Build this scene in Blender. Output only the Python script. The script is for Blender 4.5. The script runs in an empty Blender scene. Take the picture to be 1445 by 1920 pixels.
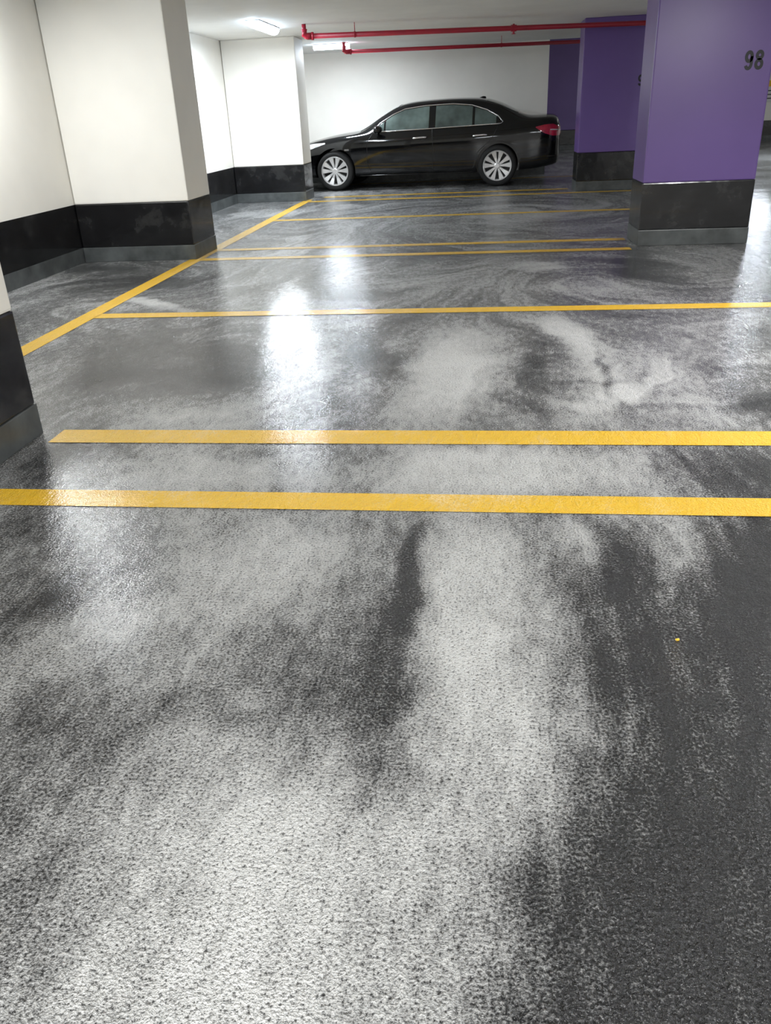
import bpy, bmesh, math, random
from mathutils import Vector, Matrix, noise as mn
from mathutils.bvhtree import BVHTree
random.seed(4)
C = bpy.context.scene.collection
try:
    bpy.context.scene.view_settings.view_transform = 'Standard'
except Exception: pass
H = 1.2                      # eye height, metres; plan below is in multiples of it
PI = math.pi
# ------------------------------------------------------------- camera
Rv = Vector((.9921, .0087, -.1249)); Fv = Vector((.1171, -.4178, .9010)); Dv = Vector((.04435, .90834, .41565))
FPX = 1462.0; PX, PY = 710.0, 883.0
cam = bpy.data.cameras.new('camera'); camo = bpy.data.objects.new('camera', cam); C.objects.link(camo)
cam.sensor_fit = 'VERTICAL'; cam.sensor_height = 36; cam.lens = FPX / 1920 * 36
cam.shift_x = (722.5 - PX) / 1920; cam.shift_y = -(960 - PY) / 1920
M = Matrix(((Rv.x, -Rv.y, -Rv.z), (Fv.x, -Fv.y, -Fv.z), (-Dv.x, Dv.y, Dv.z)))
q = M.to_quaternion().normalized()
camo.matrix_world = Matrix.Translation((0, 0, H)) @ q.to_matrix().to_4x4()
bpy.context.scene.camera = camo
def fl(x, y):
    r = Vector((x - PX, y - PY, FPX)); d = r.dot(Dv)
    return Vector((H * r.dot(Rv) / d, H * r.dot(Fv) / d))

# ------------------------------------------------------------- materials
def new_mat(name):
    m = bpy.data.materials.new(name); m.use_nodes = True
    nt = m.node_tree; b = nt.nodes['Principled BSDF']
    return m, nt, b
def N(nt, t, **kw):
    n = nt.nodes.new(t)
    for k, v in kw.items(): setattr(n, k, v)
    return n
def math_n(nt, op, a, b=None, clamp=False):
    n = N(nt, 'ShaderNodeMath', operation=op, use_clamp=clamp)
    for i, v in enumerate((a, b)):
        if v is None: continue
        if isinstance(v, (int, float)): n.inputs[i].default_value = v
        else: nt.links.new(v, n.inputs[i])
    return n.outputs[0]
def noise(nt, vec, scale, detail=3, rough=.55, dist=0.0):
    n = N(nt, 'ShaderNodeTexNoise'); n.inputs['Scale'].default_value = scale
    n.inputs['Detail'].default_value = detail; n.inputs['Roughness'].default_value = rough
    n.inputs['Distortion'].default_value = dist
    nt.links.new(vec, n.inputs['Vector']); return n
def ramp(nt, fac, stops):
    r = N(nt, 'ShaderNodeValToRGB'); e = r.color_ramp.elements
    while len(e) < len(stops): e.new(.5)
    for k, (p, c) in enumerate(stops):
        e[k].position = p; e[k].color = (*c, 1) if len(c) == 3 else c
    nt.links.new(fac, r.inputs[0]); return r.outputs[0]
def maprange(nt, v, a, b, c=0, d=1, smooth=True):
    n = N(nt, 'ShaderNodeMapRange'); n.interpolation_type = 'SMOOTHSTEP' if smooth else 'LINEAR'
    nt.links.new(v, n.inputs[0])
    for i, x in zip((1, 2, 3, 4), (a, b, c, d)): n.inputs[i].default_value = x
    return n.outputs[0]
def paint(name, col, rough=.5, var=.08, scale=3, bump=0, bscale=60, metallic=0, spec=.5, coat=0, scuff=None):
    m, nt, b = new_mat(name)
    g = N(nt, 'ShaderNodeNewGeometry').outputs['Position']
    n = noise(nt, g, scale, 5 if scuff else 3, .65 if scuff else .6)
    lo = tuple(c * (1 - var) for c in col); hi = tuple(min(1, c * (1 + var)) for c in col)
    st = [(.3, lo), (.7, hi)]
    if scuff: st = [(.3, lo), (.54, col), (.66, scuff), (.80, col)]
    nt.links.new(ramp(nt, n.outputs['Fac'], st), b.inputs['Base Color'])
    b.inputs['Roughness'].default_value = rough; b.inputs['Metallic'].default_value = metallic
    b.inputs['Specular IOR Level'].default_value = spec; b.inputs['Coat Weight'].default_value = coat
    b.inputs['Coat Roughness'].default_value = .04
    if bump:
        bp = N(nt, 'ShaderNodeBump'); bp.inputs['Strength'].default_value = bump; bp.inputs['Distance'].default_value = .01
        nt.links.new(noise(nt, g, bscale, 1).outputs['Fac'], bp.inputs['Height']); nt.links.new(bp.outputs[0], b.inputs['Normal'])
    return m
def emit(name, col, s):
    m, nt, b = new_mat(name)
    b.inputs['Base Color'].default_value = (*col, 1)
    b.inputs['Emission Color'].default_value = (*col, 1); b.inputs['Emission Strength'].default_value = s
    return m
# foam drifts on the wet floor: (one end, other end, half width, strength)
DR = [
 ((880,930),(900,1600),150,.56), ((300,1040),(740,1060),130,.42), ((100,1720),(860,1600),320,.34),
 ((0,1880),(660,1900),230,.24), ((250,1330),(420,1700),230,.16), ((60,1180),(520,1180),100,.24),
 ((800,830),(880,600),130,.80), ((1020,580),(1190,760),40,.65), ((640,885),(1200,870),65,.56),
 ((1200,640),(1350,800),70,.32), ((1060,800),(1240,700),30,.35), ((220,785),(560,785),45,.30), ((940,548),(1300,530),16,.25),
 ((620,520),(1100,545),28,.12), ((100,885),(760,900),40,.22), ((850,395),(1190,400),30,.25),
 ((980,505),(1090,495),18,.35), ((600,400),(850,440),40,.12), ((240,555),(380,590),8,.6),
 ((980,1000),(1100,1000),60,.25), ((1020,850),(1190,700),60,.2),
 ((420,475),(800,470),25,.12), ((400,410),(560,390),12,.2),
 ((795,955),(745,1200),34,-.60), ((740,1060),(690,1500),75,-.45), ((600,1130),(600,1500),110,-.25), ((1520,850),(1520,2300),430,-1.0),
 ((1360,1450),(1400,2900),330,-.9), ((1150,960),(1210,1620),110,-.42), ((1180,1400),(960,2400),210,-.62), ((1050,1040),(1200,1070),90,-.28),
 ((0,880),(200,860),50,-.45), ((-60,1220),(190,1060),60,-.30), ((985,640),(1020,790),32,-.35),
 ((660,620),(740,720),50,-.30), ((100,640),(520,720),110,-.42), ((1170,865),(1500,890),60,-.45),
 ((1290,560),(1150,455),34,-.40), ((1400,720),(1500,800),70,-.45), ((1110,640),(1180,800),14,-.50),
 ((-60,1400),(200,1250),90,-.15), ((560,590),(720,530),30,-.15), ((900,480),(700,470),14,-.25),
 ((60,480),(400,560),50,-.3), ((0,1000),(90,980),40,-.15)]
DP = []
for (p0, p1, hw, wt) in DR:
    a, b = fl(*p0), fl(*p1); c = (a + b) / 2; d = b - a
    px_d = Vector((p1[0] - p0[0], p1[1] - p0[1])).normalized(); mid = ((p0[0] + p1[0]) / 2, (p0[1] + p1[1]) / 2)
    cm = fl(*mid); qq = fl(mid[0] - px_d.y * hw, mid[1] + px_d.x * hw) - cm
    u = d.normalized(); wid = max(.03, abs(qq.x * -u.y + qq.y * u.x) * 1.25)
    DP.append((c.x, c.y, u.x, u.y, 1 / (d.length / 2 * 1.2), 1 / wid, wt))
VX = [((1080,700),.38,2.4), ((1180,525),.9,3.0), ((760,540),.8,-2.2), ((980,400),1.6,2.6), ((620,430),1.1,-2.2), ((880,880),.30,1.6),
      ((1390,720),.4,-2.2), ((320,760),.5,1.4), ((1350,530),.7,-2.4), ((860,690),.35,-1.0), ((260,540),.8,1.8), ((1100,455),.8,-2.4),
      ((420,640),.5,-1.5), ((560,1250),.28,-1.3), ((200,1120),.3,1.4), ((1140,1020),.2,1.4)]
VX = [(fl(*p), R, A) for p, R, A in VX]
def foam_at(x, y):
    k = max(.25, min(1, y / 7.0))
    w = mn.noise_vector(Vector((x * .9, y * .7, 3.1)))
    w2 = mn.noise_vector(Vector((x * 3.2, y * 2.6, 7.7)))
    w3 = mn.noise_vector(Vector((x * 9, y * 7, 2.7)))
    X = x + (w.x * .26 + w2.x * .12) * k + w3.x * .04; Y = y + (w.y * .26 + w2.y * .12) * k + w3.y * .06
    v = 0
    for cx, cy, ux, uy, ia, ib, wt in DP:
        dx, dy = X - cx, Y - cy
        p = (dx * ux + dy * uy) * ia; r2 = p * p
        if r2 > 1: continue
        p = (-dx * uy + dy * ux) * ib; r2 += p * p
        if r2 > 1: continue
        t = min(1, (1 - math.sqrt(r2)) / .85); v += wt * t * t * (3 - 2 * t)
    # curls left by dragging the water about
    a, b = X, Y
    for c, R, A in VX:
        dx, dy = a - c.x, b - c.y; r2 = (dx * dx + dy * dy) / (R * R)
        if r2 < 6:
            t = A * math.exp(-r2); cs, sn = math.cos(t), math.sin(t)
            a, b = c.x + dx * cs - dy * sn, c.y + dx * sn + dy * cs
    s1 = mn.fractal(Vector((a * 1.6, b * 1.1, .4)), 1.0, 2.1, 4)
    s2 = mn.fractal(Vector((a * 4.5, b * 1.4, 5.)), .8, 2.2, 3)
    s3 = mn.fractal(Vector((a * 12, b * 3.6, 9.)), .8, 2.2, 2)
    s4 = mn.fractal(Vector((x * 7, y * 6, 11.)), .9, 2.1, 3)
    far = max(0, min(1, (y - 2.2) / 2)); vf = max(0, min(1, (y - 7) / 5))
    # rivulets running away from the viewer, strongest at the edge of the bare dark strip
    xs_ = x + .10 * math.sin(y * 2.3 + .5) + w2.x * .05
    s5 = mn.fractal(Vector((xs_ * 20, y * 2.6, 15.)), .7, 2.3, 2)
    if v < -.6: v = -.6 - .15 * (1 - math.exp((v + .6) * 2))
    riv = (1 - far) * (.10 + .14 * max(0, min(1, (x + .1) / .45)))
    return v + .18 * s1 + (.16 + .06 * far - .05 * vf) * s2 + (.08 + .03 * far - .04 * vf) * s3 + .11 * (1 - far) * s4 + riv * s5 - .03 - .05 * far
def wet(name, lo, hi, foam_col, veil, r0=.14, r1=.5, fl_lo=-.60, fl_hi=.84, grain=1.0):
    m, nt, b = new_mat(name)
    at = N(nt, 'ShaderNodeAttribute'); at.attribute_name = 'foam'; low = at.outputs['Fac']
    geo = N(nt, 'ShaderNodeNewGeometry'); pos = geo.outputs['Position']
    fine = noise(nt, pos, 150, 2, .65).outputs['Fac']
    mp = N(nt, 'ShaderNodeMapping'); mp.inputs['Scale'].default_value = (34, 15, 1); mp.inputs['Rotation'].default_value = (0, 0, .15); nt.links.new(pos, mp.inputs['Vector'])
    st = noise(nt, mp.outputs[0], 1.0, 4, .65, .3).outputs['Fac']
    acc = math_n(nt, 'ADD', low, math_n(nt, 'MULTIPLY', math_n(nt, 'SUBTRACT', st, .5), .85 * grain))
    acc = math_n(nt, 'ADD', acc, math_n(nt, 'MULTIPLY', math_n(nt, 'SUBTRACT', fine, .5), 1.5 * grain))
    f = maprange(nt, acc, fl_lo, fl_hi)
    base = ramp(nt, fine, [(.40, lo), (.62, hi)])
    pore = maprange(nt, fine, .33, .43, .22, 1)
    mx = N(nt, 'ShaderNodeMix', data_type='RGBA')
    nt.links.new(math_n(nt, 'MULTIPLY', f, veil), mx.inputs[0])
    nt.links.new(base, mx.inputs[6])
    fc = ramp(nt, pore, [(0, tuple(c * (1 - .9 * grain) for c in foam_col)), (1, foam_col)]); nt.links.new(fc, mx.inputs[7])
    nt.links.new(mx.outputs[2], b.inputs['Base Color'])
    nt.links.new(maprange(nt, f, .1, .8, r0, r1), b.inputs['Roughness'])
    b.inputs['Specular IOR Level'].default_value = .5
    hh = math_n(nt, 'ADD', math_n(nt, 'MULTIPLY', fine, 1.2), math_n(nt, 'MULTIPLY', st, 1.8))
    bp = N(nt, 'ShaderNodeBump'); bp.inputs['Strength'].default_value = 1.0; bp.inputs['Distance'].default_value = .008
    nt.links.new(hh, bp.inputs['Height']); nt.links.new(bp.outputs[0], b.inputs['Normal'])
    # thin film of water over everything, smoother than the grain under it
    b.inputs['Coat Weight'].default_value = .75; b.inputs['Coat IOR'].default_value = 1.33
    nt.links.new(maprange(nt, f, .1, .9, .09, .17), b.inputs['Coat Roughness'])
    mv = N(nt, 'ShaderNodeMix', data_type='VECTOR'); mv.inputs[0].default_value = .11
    nt.links.new(geo.outputs['Normal'], mv.inputs[4]); nt.links.new(bp.outputs[0], mv.inputs[5])
    nv = N(nt, 'ShaderNodeVectorMath', operation='NORMALIZE'); nt.links.new(mv.outputs[1], nv.inputs[0])
    nt.links.new(nv.outputs[0], b.inputs['Coat Normal'])
    return m
M_floor = wet('wet_foamy_asphalt', (.003, .003, .004), (.034, .034, .037), (.64, .64, .63), 1.0)
M_line = wet('yellow_line_paint', (.97, .55, .012), (1.0, .62, .02), (.95, .90, .74), .9, .25, .45, .02, 1.0, .45)
M_white = paint('cream_wall_paint', (.87, .845, .785), .55, .04, 1.2)
M_ceil = paint('ceiling_paint', (.78, .78, .76), .7, .05, 1.5)
M_purple = paint('purple_gloss_paint', (.140, .082, .275), .34, .06, 1.5)
M_black = paint('black_band_paint', (.009, .009, .010), .22, .6, 4, .4, 9, coat=.2, scuff=(.028, .028, .028))
M_curb = paint('grey_sealed_curb', (.075, .082, .082), .35, .4, 6)
M_red = paint('red_pipe_paint', (.36, .010, .03), .4, .1, 6)
M_car = paint('black_car_paint', (.003, .003, .0035), .06, .1, 3, spec=.55)
M_glass = paint('tinted_glass', (.075, .10, .092), .05, .5, 2.5, spec=.7)
M_screen = paint('windscreen_glass', (.16, .18, .175), .05, .2, 2)
M_chrome = paint('chrome', (.80, .80, .81), .16, .02, 3, metallic=1)
M_alloy = paint('silver_alloy', (.76, .75, .74), .33, .03, 5, metallic=.4)
M_tyre = paint('tyre_rubber', (.010, .010, .010), .75, .2, 20)
M_dark = paint('dark_plastic', (.006, .006, .006), .5, .2, 10)
M_tail = paint('red_tail_lens', (.42, .012, .04), .12, .4, 10, coat=1)
M_head = paint('clear_headlight_lens', (.65, .66, .66), .1, .2, 12, metallic=.3)
M_num = paint('black_number_paint', (.008, .008, .010), .5, .1, 5)
M_yel = paint('yellow_wall_paint', (.95, .58, .03), .5, .05, 3)
M_house = paint('fixture_housing', (.7, .72, .74), .4, .03, 5)
M_lens = emit('lit_diffuser', (.66, .82, 1.0), 25)
M_sign = paint('sign_white', (.75, .75, .74), .4, .03, 5)

# ------------------------------------------------------------- helpers
def mesh_obj(name, bm, m, parent=None, smooth=False, bevel=0, recalc=True):
    if recalc: bmesh.ops.recalc_face_normals(bm, faces=bm.faces)
    if bevel:
        es = [e for e in bm.edges if len(e.link_faces) == 2 and e.calc_face_angle(0) > .6]
        bmesh.ops.bevel(bm, geom=es, offset=bevel, segments=2, affect='EDGES', profile=.6)
    me = bpy.data.meshes.new(name); bm.to_mesh(me); bm.free()
    if smooth:
        for p in me.polygons: p.use_smooth = True
    me.materials.append(m)
    o = bpy.data.objects.new(name, me); C.objects.link(o)
    if parent: o.parent = parent
    return o
def box(bm, x0, x1, y0, y1, z0, z1):
    vs = [bm.verts.new((x, y, z)) for x in (x0, x1) for y in (y0, y1) for z in (z0, z1)]
    for f in ((0,1,3,2),(4,6,7,5),(0,4,5,1),(2,3,7,6),(0,2,6,4),(1,5,7,3)): bm.faces.new([vs[i] for i in f])
def tube(bm, pts, r, n=12, cap=True):
    pts = [Vector(p) for p in pts]; rings = []
    for i, p in enumerate(pts):
        t = ((pts[min(i+1, len(pts)-1)] - pts[max(i-1, 0)])).normalized()
        a = t.cross(Vector((0,0,1)))
        if a.length < .1: a = t.cross(Vector((0,1,0)))
        a.normalize(); b = t.cross(a)
        rr = r[i] if isinstance(r, (list, tuple)) else r
        rings.append([bm.verts.new(p + (a*math.cos(k*2*PI/n) + b*math.sin(k*2*PI/n))*rr) for k in range(n)])
    for i in range(len(rings)-1):
        for k in range(n): bm.faces.new((rings[i][k], rings[i][(k+1)%n], rings[i+1][(k+1)%n], rings[i+1][k]))
    if cap: bm.faces.new(rings[0]); bm.faces.new(rings[-1])
def thing(name, label, cat, loc=(0,0,0), rz=0, group=None):
    o = bpy.data.objects.new(name, None); C.objects.link(o); o.location = loc; o.rotation_euler = (0,0,rz)
    o['label'] = label; o['category'] = cat
    if group: o['group'] = group
    return o
def tag(o, label, cat, group=None):
    o['label'] = label; o['category'] = cat
    if group: o['group'] = group
    return o
def struct(o, label, cat):
    o['kind'] = 'structure'; o['label'] = label; o['category'] = cat; return o
def bx(name, m, x0, x1, y0, y1, z0, z1, parent=None, bevel=0):
    bm = bmesh.new(); box(bm, x0*H, x1*H, y0*H, y1*H, z0*H, z1*H)
    return mesh_obj(name, bm, m, parent, bevel=bevel)
def foam_grid(name, xs, ys, z, m):
    """flat sheet with the drift amount stored per vertex"""
    nx, ny = len(xs), len(ys)
    verts = [(x, y, z) for y in ys for x in xs]
    faces = [(j*nx+i, j*nx+i+1, (j+1)*nx+i+1, (j+1)*nx+i) for j in range(ny-1) for i in range(nx-1)]
    me = bpy.data.meshes.new(name); me.from_pydata(verts, [], faces)
    a = me.attributes.new('foam', 'FLOAT', 'POINT')
    a.data.foreach_set('value', [foam_at(v[0], v[1]) for v in verts])
    me.materials.append(m); me.update()
    o = bpy.data.objects.new(name, me); C.objects.link(o); return o
def steps(segs):
    out = [segs[0][0]]
    for a, b, st in segs:
        k = max(1, round((b-a)/st)); out += [a + (b-a)*j/k for j in range(1, k+1)]
    return out

# ------------------------------------------------------------- setting
CE = 1.915; BAND = .45; CURB = .115; WL = -3.21
floor = struct(foam_grid('floor', steps([(-4.2, -3.9, .3), (-3.9, -1.5, .03), (-1.5, -.6, .018), (-.6, 1.3, .011), (1.3, 2.7, .025), (2.7, 12, .3)]),
     steps([(-7, .3, .7), (.3, 2.6, .02), (2.6, 8, .03), (8, 16.5, .05), (16.5, 26.4, .5)]), 0, M_floor), 'wet dark garage floor with swirling pale soap foam', 'floor')
bm = bmesh.new()
box(bm, -3.6*H, 10*H, -6*H, 13.7*H, CE*H, 2.1*H); box(bm, 4*H, 10*H, 13.7*H, 22*H, CE*H, 2.1*H)
struct(mesh_obj('ceiling', bm, M_ceil), 'low white painted garage ceiling', 'ceiling')
struct(bx('ceiling_high', M_ceil, 0.8, 4, 13.9, 22, 2.8, 3.0), 'higher ceiling bay behind the back wall', 'ceiling')
def wall(name, side, x0, x1, y0, y1, z1, axis, face, label):
    struct(bx(name, M_white, x0, x1, y0, y1, 0, z1), label, 'wall')
    t, t2 = .003, .006
    if axis == 'x':
        b = bx('baseboard_' + side, M_black, face, face + t, y0, y1, CURB, BAND); c = bx('trim_' + side, M_curb, face, face + t2, y0, y1, 0, CURB)
    else:
        b = bx('baseboard_' + side, M_black, x0, x1, face - t, face, CURB, BAND); c = bx('trim_' + side, M_curb, x0, x1, face - t2, face, 0, CURB)
    struct(b, 'black painted band low on the ' + side + ' wall', 'baseboard'); struct(c, 'grey sealed curb at foot of the ' + side + ' wall', 'trim')
wall('wall_left', 'left', WL - .2, WL, -6, 13.7, CE, 'x', WL, 'cream painted left wall with black lower band')
wall('wall_back', 'back', WL - .2, 1.04, 13.7, 13.9, CE, 'y', 13.7, 'white back wall behind the parked car')
wall('wall_far', 'far', 0.8, 10, 21.6, 21.8, 2.8, 'y', 21.6, 'distant white wall seen past the purple pillars')
struct(bx('trim_1', M_yel, 4.2, 10, 21.592, 21.6, 1.17, 1.32), 'yellow stripe along the distant white wall', 'stripe')
wall('wall_side', 'side', .84, 1.04, 13.9, 21.6, 2.8, 'x', 1.04, 'white return wall running back from behind the car')

def stroke(bm, pts, w, closed=False):
    n = len(pts); L = []; Rr = []
    for i, (x, y) in enumerate(pts):
        a = pts[(i-1) % n] if (closed or i > 0) else pts[i]; b = pts[(i+1) % n] if (closed or i < n-1) else pts[i]
        t = Vector((b[0]-a[0], b[1]-a[1])).normalized(); nx, ny = -t.y*w/2, t.x*w/2
        L.append(bm.verts.new((x+nx, y+ny, 0))); Rr.append(bm.verts.new((x-nx, y-ny, 0)))
    for i in range(n if closed else n-1):
        j = (i+1) % n; bm.faces.new((L[i], Rr[i], Rr[j], L[j]))
def ell(cx, cy, rx, ry, a0=0, a1=360, n=28):
    return [(cx+rx*math.cos(math.radians(a0+(a1-a0)*k/n)), cy+ry*math.sin(math.radians(a0+(a1-a0)*k/n))) for k in range(n+1)]
def digits(text):
    """condensed bold stencil digits, cap height 1, in the XY plane"""
    bm = bmesh.new(); x = 0
    for ch in text:
        cx = x + .27
        if ch == '8':
            stroke(bm, ell(cx, .74, .165, .165)[:-1], .185, True); stroke(bm, ell(cx, .29, .185, .20)[:-1], .185, True)
        else:
            stroke(bm, ell(cx, .68, .175, .225)[:-1], .185, True); stroke(bm, [(cx+.175, .70), (cx+.175, .45)] + ell(cx, .31, .175, .22, 0, -160, 18), .185)
        x += .65
    return bm
def pillar(label, m, x0, x1, y0, y1, num=None, flush_left=False, top=CE):
    p = thing('concrete_pillar', label, 'pillar', ((x0+x1)/2*H, (y0+y1)/2*H, 0))
    cx, cy = (x0+x1)/2, (y0+y1)/2; a, b = (x1-x0)/2, (y1-y0)/2
    bx('shaft', m, -a, a, -b, b, BAND, top, p, bevel=.012)
    e = .001; ll = -a - (0 if flush_left else e)
    bx('painted_band', M_black, ll, a+e, -b-e, b+e, CURB, BAND, p, bevel=.010)
    e = .004; ll = -a - (0 if flush_left else e)
    bx('curb', M_curb, ll, a+e, -b-e, b+e, 0, CURB, p, bevel=.005)
    if num:
        bm = digits(num[0]); s = .122*H
        bmesh.ops.scale(bm, vec=(s*.86, s, 1), verts=bm.verts)
        o = mesh_obj('stall_number', bm, M_num, p)
        o.rotation_euler = (PI/2, 0, 0); o.location = ((num[1]-cx)*H, -b*H - .003, num[2]*H)
        o['label'] = 'black stencilled number ' + num[0]
    return p
pillar('cream pillar against the left wall, cut off by the left photo edge', M_white, WL+.007, -1.57, 1.94, 2.47, flush_left=True)
pillar('large cream pillar against the left wall, between the two alcoves', M_white, WL+.007, -2.26, 6.21, 6.75, flush_left=True)
pillar('cream pillar beside the front end of the black car', M_white, WL+.007, -2.27, 10.68, 11.2, flush_left=True)
pillar('wide purple pillar with the number 98 in black', M_purple, 1.195, 1.985, 6.30, 6.74, num=('98', 1.798, 1.163))
pillar('purple pillar partly hidden behind the one numbered 98, near the car tail', M_purple, 1.21, 2.0, 10.70, 11.14, num=('99', 1.865, 1.17))
pillar('distant purple pillar seen between the back wall and nearer purple pillars', M_purple, 1.3, 3.2, 21.0, 21.55, top=2.8)

# ------------------------------------------------------------- floor lines
def line(label, x0, x1, y0, y1, g):
    st = lambda a, b, s: [a + (b-a)*j/max(1, round((b-a)/s)) for j in range(max(1, round((b-a)/s))+1)]
    tag(foam_grid('parking_stripe', st(x0*H, x1*H, .03), st(y0*H, y1*H, .03), .0022, M_line), label, 'painted line', g)
G = 'yellow stall lines painted across the floor'
def cross(y, x0, x1, label, ww=.05): line(label, x0, x1, y-ww, y+ww, G)
cross(1.955, -2.2, 2.1, 'nearest yellow line crossing the floor, lower of the near pair', .053)
cross(2.44, -1.50, 2.1, 'yellow line starting at foot of the cut-off left pillar', .060)
cross(4.29, -2.21, 2.1, 'lone yellow stall line halfway between near pair and pillar 98', .055)
cross(6.19, -2.21, 1.13, 'yellow line ending just before the pillar numbered 98', .055)
cross(6.66, -2.21, 1.16, 'yellow line ending at left side of the pillar numbered 98', .055)
cross(8.63, -2.21, 1.9, 'lone faint yellow line between the second and third pillar pairs', .055)
cross(10.54, -2.21, 1.9, 'yellow line in front of the far cream and purple pillars', .06)
cross(11.07, -2.1, 1.15, 'yellow line just beside the car wheels, second behind the far pair', .06)
cross(13.1, -2.1, 1.9, 'yellow line on the floor behind the black car', .05)
line('long yellow line running back along the left side of the stalls', -2.315, -2.205, 2.5, 10.8, 'yellow boundary lines')

# ------------------------------------------------------------- ceiling lights
def fixture(x, y, rz, label, L=1.2, P=60, wid=.14, col=(.86, .93, 1)):
    t = thing('ceiling_light', label, 'ceiling light', (x*H, y*H, CE*H), rz, 'tube ceiling lights')
    bm = bmesh.new(); box(bm, -.085, .085, -L/2, L/2, -.015, 0); mesh_obj('housing', bm, M_house, t, bevel=.004)
    bm = bmesh.new(); n = 10; rings = []
    for yy in (-L/2+.005, L/2-.005):
        rings.append([bm.verts.new((.080*math.cos(PI+PI*k/n), yy, -.015+.070*math.sin(PI+PI*k/n))) for k in range(n+1)])
    for k in range(n): bm.faces.new((rings[0][k], rings[0][k+1], rings[1][k+1], rings[1][k]))
    bm.faces.new(rings[0]); bm.faces.new(rings[1])
    mesh_obj('diffuser', bm, M_lens, t, smooth=False)
    li = bpy.data.lights.new('tube_lamp', 'AREA'); li.shape = 'RECTANGLE'; li.size = wid; li.size_y = L - .04; li.energy = P; li.color = col
    lo = bpy.data.objects.new('tube_lamp', li); C.objects.link(lo); lo.parent = t; lo.location = (0, 0, -.095)
W = (1, .985, .95)
fixture(-2.27, 9.20, 0, 'lit tube light on the ceiling near the far cream pillar', 1.1, 115)
fixture(-2.05, 12.1, PI/2, 'lit tube light on the ceiling above the front of the car', .6, 85)
fixture(-2.85, 4.6, 0, 'lit tube light over the left alcove', 1.2, 48, col=W)
fixture(5.0, 15.6, 0, 'lit tube light beyond the purple pillars', 1.2, 130)
fixture(-1.3, -1.6, PI/2, 'unseen fill light added behind the viewer, left', 1.5, 215, .3, W)  # unseen lamp added to light the foreground floor
fixture(1.2, -1.6, PI/2, 'unseen fill light added behind the viewer, right', 1.5, 185, .3, W)  # its partner, likewise added out of view for foreground light
fixture(2.10, 3.2, 0, 'unseen glint light added overhead in front of the pillar numbered 98', 1.2, 150, col=W)  # unseen lamp added so the near right floor sparkles
fixture(4.2, 7.6, 0, 'unseen fill light added right of the pillar numbered 98', 1.2, 75, col=W)  # extra lamp added out of view on the right

# ------------------------------------------------------------- sprinkler pipes
def hp(*p): return tuple(c*H for c in p)
def pipe(label, a, b, r, fits, hangs):
    A, B = Vector(hp(*a)), Vector(hp(*b)); d = (B-A).normalized()
    t = thing('sprinkler_pipe', label, 'pipe', A, 0, 'red sprinkler pipes under the ceiling')
    bm = bmesh.new(); tube(bm, [(0,0,0), B-A], r, 16); mesh_obj('pipe', bm, M_red, t, smooth=True)
    bm = bmesh.new(); up = CE*H - A.z
    tube(bm, [d*.10, d*.04, (0,0,.02), (0,0,.08)], r*1.35, 14); tube(bm, [d*.09, d*.12], r*1.55, 14)
    mesh_obj('elbow', bm, M_red, t, smooth=True)
    bm = bmesh.new(); tube(bm, [(0,0,.05), (0,0,up)], r*.9, 14); mesh_obj('riser', bm, M_red, t, smooth=True)
    for f in fits:
        P = (B-A)*f; bm = bmesh.new()
        tube(bm, [P-d*.035, P+d*.035], r*1.3, 14); tube(bm, [P+Vector((0,0,-.065)), P+Vector((0,0,.05))], r*.45, 12)
        tube(bm, [P+Vector((0,0,-.07)), P+Vector((0,0,-.062))], r*.9, 12)
        mesh_obj('sprinkler_fitting', bm, M_red, t, smooth=False)
    for f in hangs:
        P = (B-A)*f; bm = bmesh.new(); tube(bm, [P+Vector((0,0,r)), P+Vector((0,0,CE*H-A.z-P.z))], .005, 8)
        tube(bm, [P-d*.012, P+d*.012], r*1.15, 16); mesh_obj('hanger', bm, M_red, t)
pipe('nearer red sprinkler pipe reaching right to the pillar numbered 98', (-1.89, 9.46, 1.80), (2.2, 10.45, 1.80), .031, (.55,), (.13,))
pipe('shorter red sprinkler pipe just above the black car', (-1.86, 12.0, 1.80), (1.6, 12.74, 1.80), .029, (), (.62,))

# small things
bm = bmesh.new(); box(bm, -.3, .3, -.02, 0, -.2, .2)
sg = thing('wall_sign', 'small white sign on distant wall under the yellow stripe', 'sign', (6.75*H, 21.59*H, 1.02*H))
mesh_obj('panel', bm, M_sign, sg, bevel=.005)
bm = bmesh.new()
for k in range(3): box(bm, -.24, .24, -.024, -.02, -.12+.1*k, -.09+.1*k)
mesh_obj('print', bm, M_curb, sg)
p = fl(1270, 1201); bm = bmesh.new()
vs = [bm.verts.new((.0042*math.cos(k*PI/3)*(1+.4*(k%2)), .003*math.sin(k*PI/3), .0035 + .0015*(k%2))) for k in range(6)]
f = bm.faces.new(vs); r_ = bmesh.ops.extrude_face_region(bm, geom=[f]); bmesh.ops.translate(bm, verts=[v for v in r_['geom'] if isinstance(v, bmesh.types.BMVert)], vec=(0,0,-.003))
o = mesh_obj('paint_chip', bm, M_yel); o.location = (p.x, p.y, 0); tag(o, 'tiny yellow paint chip on dark wet floor at right', 'paint chip')

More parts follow.
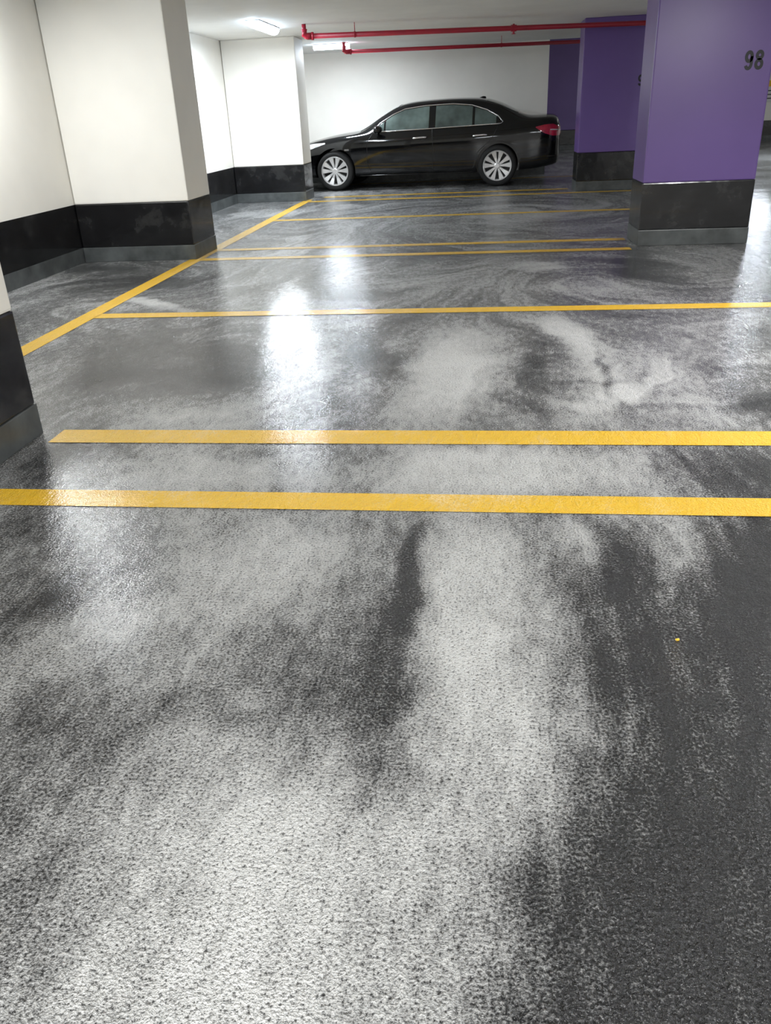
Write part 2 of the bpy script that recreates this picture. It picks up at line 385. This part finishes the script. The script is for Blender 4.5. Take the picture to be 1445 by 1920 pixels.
# ------------------------------------------------------------- car (front towards -X)
ST = [ # s, zb, yw, zs, ye, ze, zc
 (0.00,.34,.50,.54,.42,.58,.60),(.06,.25,.66,.60,.52,.645,.665),(.18,.21,.80,.66,.60,.705,.73),(.40,.20,.875,.73,.66,.77,.80),
 (.70,.20,.905,.80,.68,.83,.865),(1.0,.20,.918,.845,.69,.875,.915),(1.28,.20,.925,.870,.69,.905,.945),(1.42,.20,.925,.878,.67,.955,.995),
 (1.75,.20,.925,.885,.63,1.145,1.19),(2.05,.20,.925,.893,.60,1.285,1.33),(2.35,.20,.925,.90,.585,1.33,1.37),(2.9,.20,.925,.915,.58,1.345,1.385),
 (3.35,.20,.925,.925,.575,1.325,1.37),(3.62,.20,.92,.938,.58,1.265,1.315),(3.90,.21,.91,.952,.60,1.150,1.195),(4.10,.22,.90,.965,.62,1.075,1.105),
 (4.25,.23,.895,.975,.63,1.048,1.072),(4.58,.28,.870,.980,.63,1.048,1.072),(4.665,.30,.845,.945,.61,1.020,1.045),(4.715,.35,.79,.82,.54,.89,.91)]
def hermite(xs, ys, x):
    i = max(0, min(len(xs)-2, next((k for k in range(len(xs)-1) if x <= xs[k+1]), len(xs)-2)))
    def sl(k):
        if k == 0: return (ys[1]-ys[0])/(xs[1]-xs[0])
        if k == len(xs)-1: return (ys[-1]-ys[-2])/(xs[-1]-xs[-2])
        a = (ys[k]-ys[k-1])/(xs[k]-xs[k-1]); b = (ys[k+1]-ys[k])/(xs[k+1]-xs[k])
        return 0 if a*b <= 0 else 2*a*b/(a+b)
    h = xs[i+1]-xs[i]; t = (x-xs[i])/h
    return ((2*t**3-3*t**2+1)*ys[i] + (t**3-2*t**2+t)*h*sl(i) + (-2*t**3+3*t**2)*ys[i+1] + (t**3-t**2)*h*sl(i+1))
XS = [r[0] for r in ST]; COLS = [[r[k] for r in ST] for k in range(1, 7)]
OX = 2.3175
ss = []
for a, b in zip(XS[:-1], XS[1:]):
    k = max(1, int(round((b-a)/.09)))
    ss += [a + (b-a)*j/k for j in range(k)]
ss.append(XS[-1])
def section(s):
    zb, yw, zs, ye, ze, zc = [hermite(XS, c, s) for c in COLS]
    ms = zb + (zs-zb)*.45
    P = [(0,zb),(yw-.16,zb),(yw-.05,zb+.03),(yw-.025,zb+.14),(yw-.016,ms),(yw,zs-.17),(yw-.016,zs-.09),(yw-.03,zs-.05),(yw-.075,zs+.004)]
    s0 = (yw-.085, zs+.012)
    for k in (.33, .66): P.append((s0[0]+(ye-s0[0])*k + .02*math.sin(PI*k), s0[1]+(ze-s0[1])*k))
    P += [(ye+.012, ze-.012),(ye*.9, ze+.3*(zc-ze)),(ye*.5, ze+.82*(zc-ze)),(0,zc)]
    return P
bm = bmesh.new(); rings = []
for s in ss:
    P = section(s); full = [(-y, z) for y, z in P] + [(y, z) for y, z in reversed(P[1:-1])]
    rings.append([bm.verts.new((s-OX, y, z)) for y, z in full])
n = len(rings[0])
for a, b in zip(rings[:-1], rings[1:]):
    for k in range(n): bm.faces.new((a[k], a[(k+1)%n], b[(k+1)%n], b[k]))
bm.faces.new(rings[0]); bm.faces.new(rings[-1])
bmesh.ops.recalc_face_normals(bm, faces=bm.faces)
tmp = mesh_obj('tmp_body', bm, M_car, smooth=True)
md = tmp.modifiers.new('s', 'SUBSURF'); md.levels = 1
dg = bpy.context.evaluated_depsgraph_get(); dg.update()
me0 = bpy.data.meshes.new_from_object(tmp.evaluated_get(dg))
bmx = bmesh.new(); bmx.from_mesh(me0); BV = BVHTree.FromBMesh(bmx); bmx.free()
tmp.modifiers.clear(); tmp.data = me0
bmc = bmesh.new()
WX = (.93-OX, 3.705-OX); RW = .32
for wx in WX:
    for sgn in (-1, 1):
        tube(bmc, [(wx, sgn*.60, RW+.01), (wx, sgn*1.2, RW+.01)], .358, 40)
bmesh.ops.recalc_face_normals(bmc, faces=bmc.faces)
cut = mesh_obj('tmp_cut', bmc, M_dark)
md = tmp.modifiers.new('b', 'BOOLEAN'); md.operation = 'DIFFERENCE'; md.object = cut; md.solver = 'EXACT'
bpy.context.view_layer.update(); dg = bpy.context.evaluated_depsgraph_get()
body_me = bpy.data.meshes.new_from_object(tmp.evaluated_get(dg))
bpy.data.objects.remove(tmp); bpy.data.objects.remove(cut)
body_me.materials.clear(); body_me.materials.append(M_car)
for pl in body_me.polygons: pl.use_smooth = True
try: body_me.set_sharp_from_angle(angle=math.radians(38))
except Exception: pass
KC = 1.014
car = thing('sedan_car', 'shiny black four-door sedan parked sideways before the back wall', 'car')
body = bpy.data.objects.new('body', body_me); C.objects.link(body); body.parent = car
def side(s, z, sgn=-1, off=.004):
    h = BV.ray_cast(Vector((s-OX, sgn*2, z)), Vector((0, -sgn, 0)))
    if h[0] is None: return Vector((s-OX, sgn*.5, z))
    nrm = h[1];
    if nrm.y*sgn < 0: nrm = -nrm
    return h[0] + nrm*off
def topd(s, y, off=.004):
    h = BV.ray_cast(Vector((s-OX, y, 3)), Vector((0,0,-1))); nrm = h[1]
    if nrm.z < 0: nrm = -nrm
    return h[0] + nrm*off
def lin(pts, x):
    if x <= pts[0][0]: return pts[0][1]
    for (a, b), (c, d) in zip(pts[:-1], pts[1:]):
        if x <= c: return b + (d-b)*(x-a)/(c-a) if c > a else d
    return pts[-1][1]
def side_patch(name, lo, up, m, parent, sgn, nx=24, nz=7, off=.005):
    x0 = max(lo[0][0], up[0][0]); x1 = min(lo[-1][0], up[-1][0]); bm = bmesh.new(); g = []
    for i in range(nx+1):
        x = x0 + (x1-x0)*i/nx; a, b = lin(lo, x), lin(up, x)
        g.append([bm.verts.new(side(x, a+(b-a)*j/nz, sgn, off)) for j in range(nz+1)])
    for i in range(nx):
        for j in range(nz): bm.faces.new((g[i][j], g[i+1][j], g[i+1][j+1], g[i][j+1]))
    bmesh.ops.remove_doubles(bm, verts=bm.verts, dist=.0004)
    o = mesh_obj(name, bm, m, parent, smooth=True); return o
def side_tube(name, pts, r, m, parent, sgn, off=.004, step=.05):
    P = []
    for (a, b), (c, d) in zip(pts[:-1], pts[1:]):
        k = max(1, int(math.hypot(c-a, d-b)/step))
        P += [(a+(c-a)*j/k, b+(d-b)*j/k) for j in range(k)]
    P.append(pts[-1]); bm = bmesh.new(); tube(bm, [side(x, z, sgn, off) for x, z in P], r, 8)
    return mesh_obj(name, bm, m, parent, smooth=True)
def top_patch(name, x0, x1, y0f, m, off=.005, nx=14, ny=20):
    bm = bmesh.new(); g = []
    for i in range(nx+1):
        x = x0+(x1-x0)*i/nx; yw = y0f(i/nx)
        g.append([bm.verts.new(topd(x, -yw+2*yw*j/ny, off)) for j in range(ny+1)])
    for i in range(nx):
        for j in range(ny): bm.faces.new((g[i][j], g[i+1][j], g[i+1][j+1], g[i][j+1]))
    return mesh_obj(name, bm, m, car, smooth=True)
top_patch('windscreen', 1.36, 2.03, lambda t: .66-.09*t, M_screen)
top_patch('rear_window', 3.50, 4.02, lambda t: .53+.04*t, M_screen)
up_all = [(1.64,.955),(1.76,1.04),(1.95,1.150),(2.15,1.225),(2.5,1.262),(2.95,1.268),(3.25,1.238),(3.5,1.160),(3.68,1.06),(3.76,.985)]
lo_all = [(1.64,.918),(2.5,.932),(3.4,.955),(3.76,.962)]
for sg_ in (-1, 1):
    def seg(a, b):
        lo = [(a, lin(lo_all, a)), (b, lin(lo_all, b))]
        up = [(a, lin(up_all, a))] + [p for p in up_all if a < p[0] < b] + [(b, lin(up_all, b))]
        return lo, up
    for a, b in ((1.67,1.80),(1.83,2.56),(2.67,3.28),(3.32,3.67)):
        lo, up = seg(a, b); side_patch('side_window', lo, up, M_glass, car, sg_)
    side_tube('window_trim', [(1.62,.910),(2.5,.924),(3.4,.947),(3.75,.955),(3.78,.982),(3.70,1.07),(3.51,1.172),(3.26,1.252),(2.95,1.282),(2.5,1.276),(2.15,1.239),(1.95,1.164),(1.74,1.045),(1.62,.94)], .009, M_chrome, car, sg_, .006)
    side_tube('door_seam', [(1.60,.88),(1.52,.76),(1.50,.45),(1.56,.30),(2.62,.29),(2.64,.6),(2.62,.91)], .004, M_dark, car, sg_, .001)
    side_tube('door_seam', [(2.64,.30),(3.30,.30),(3.38,.55),(3.62,.75),(3.70,.92)], .004, M_dark, car, sg_, .001)
    side_tube('sill_moulding', [(1.34,.235),(3.28,.235)], .012, M_car, car, sg_, .004)
    for hx in (2.30, 3.30):
        side_tube('door_handle', [(hx,.785),(hx+.05,.792),(hx+.18,.798),(hx+.23,.795)], .015, M_chrome, car, sg_, .022)
    side_patch('headlight', [(.10,.60),(.45,.66),(.78,.755)], [(.10,.64),(.30,.715),(.55,.765),(.78,.775)], M_head, car, sg_)
    side_patch('tail_light', [(4.31,.87),(4.44,.79),(4.58,.745),(4.705,.745)], [(4.31,.885),(4.44,.91),(4.58,.918),(4.705,.87)], M_tail, car, sg_, off=.008)
    side_patch('tail_light_strip', [(4.54,.83),(4.69,.82)], [(4.54,.843),(4.69,.835)], M_head, car, sg_, off=.014, nx=8, nz=2)
    side_patch('bumper_reflector', [(4.50,.43),(4.65,.43)], [(4.50,.45),(4.65,.45)], M_dark, car, sg_, nx=6, nz=2)
    side_patch('side_indicator', [(1.12,.64),(1.20,.64)], [(1.12,.665),(1.20,.665)], M_chrome, car, sg_, nx=4, nz=2)
    bm = bmesh.new(); bmesh.ops.create_icosphere(bm, subdivisions=3, radius=1)
    for v in bm.verts: v.co = Vector((v.co.x*.075*(1.15 if v.co.x > 0 else .9), v.co.y*.11, v.co.z*.062)) + Vector((1.72-OX, sg_*1.0, .95))
    tube(bm, [(1.70-OX, sg_*.83, .905), (1.71-OX, sg_*.93, .925)], .022, 10)
    mesh_obj('door_mirror', bm, M_car, car, smooth=True)
bm = bmesh.new(); box(bm, .0-OX-.012, .05-OX, -.36, .36, .45, .56); mesh_obj('grille', bm, M_dark, car, bevel=.01)
bm = bmesh.new(); box(bm, .03-OX-.02, .08-OX, -.40, .40, .27, .38); mesh_obj('lower_intake', bm, M_dark, car, bevel=.01)
z0 = topd(3.38, 0).z
bm = bmesh.new(); vs = [(3.30,.0,0),(3.46,0,0),(3.44,0,.028),(3.40,0,.032)]
L_ = [bm.verts.new((a-OX, -.022 if k < 2 else -.006, z0-.012+c)) for k, (a, b, c) in enumerate(vs)]; R_ = [bm.verts.new((a-OX, .022 if k < 2 else .006, z0-.012+c)) for k, (a, b, c) in enumerate(vs)]
bm.faces.new(L_); bm.faces.new(R_)
for k in range(4): bm.faces.new((L_[k], L_[(k+1)%4], R_[(k+1)%4], R_[k]))
mesh_obj('antenna_fin', bm, M_car, car)
def make_wheel(wx, sgn):
    prof = [(.228,-.10),(.25,-.112),(.29,-.113),(.313,-.095),(.32,-.06),(.32,.06),(.313,.095),(.29,.113),(.25,.112),(.228,.10)]
    bm = bmesh.new(); n = 48; rr = []
    for k in range(n):
        a = 2*PI*k/n; rr.append([bm.verts.new((r*math.cos(a), y, r*math.sin(a))) for r, y in prof])
    for k in range(n):
        for j in range(len(prof)): bm.faces.new((rr[k][j], rr[(k+1)%n][j], rr[(k+1)%n][(j+1)%len(prof)], rr[k][(j+1)%len(prof)]))
    wh = mesh_obj('wheel', bm, M_tyre, car, smooth=True); wh.location = (wx, sgn*.805, RW)
    o = sgn
    bm = bmesh.new()
    tube(bm, [(0, -o*.09, 0), (0, o*.02, 0)], .224, 40); mesh_obj('dark_backing', bm, M_dark, wh)  # dark backing disc, stands in for shade in the spoke gaps
    bm = bmesh.new(); ri = []
    pr = [(.229,.085),(.238,.110),(.232,.116),(.216,.10),(.208,.03),(.226,.03)]
    for k in range(n):
        a = 2*PI*k/n; ri.append([bm.verts.new((r*math.cos(a), o*y, r*math.sin(a))) for r, y in pr])
    for k in range(n):
        for j in range(6): bm.faces.new((ri[k][j], ri[(k+1)%n][j], ri[(k+1)%n][(j+1)%6], ri[k][(j+1)%6]))
    for k in range(10):
        a = 2*PI*(k//2)/5 + math.radians(16 if k % 2 else -16) + PI/2; ca, sa = math.cos(a), math.sin(a)
        sh = []
        for r, hw_, y0, y1 in ((.03,.014,.045,.088),(.12,.025,.045,.088),(.218,.046,.06,.108)):
            for t_, yy in ((-hw_, y0), (hw_, y0), (hw_*.85, y1), (-hw_*.85, y1)):
                sh.append(bm.verts.new((r*ca - t_*sa, o*yy, r*sa + t_*ca)))
        for q_ in (0, 4):
            for j in range(4): bm.faces.new((sh[q_+j], sh[q_+(j+1)%4], sh[q_+4+(j+1)%4], sh[q_+4+j]))
        bm.faces.new(sh[:4]); bm.faces.new(sh[8:])
    mesh_obj('rim', bm, M_alloy, wh)
    bm = bmesh.new(); tube(bm, [(0, o*.04, 0), (0, o*.092, 0), (0, o*.098, 0)], [.052, .05, .035], 24); mesh_obj('hub_cap', bm, M_alloy, wh, smooth=False)
for wx in WX:
    for sgn in (-1, 1): make_wheel(wx, sgn)
ang = math.radians(-4)
mid = Vector((-.925*H, 11.93*H)); nrm_ = Vector((-math.sin(ang), math.cos(ang)))
cc = mid + nrm_*(.9*KC)
car.location = (cc.x, cc.y, 0); car.rotation_euler = (0, 0, ang); car.scale = (KC, KC, KC)

# ------------------------------------------------------------- world
wd = bpy.data.worlds.new('world'); bpy.context.scene.world = wd; wd.use_nodes = True
wd.node_tree.nodes['Background'].inputs[0].default_value = (1, .99, .96, 1); wd.node_tree.nodes['Background'].inputs[1].default_value = .6
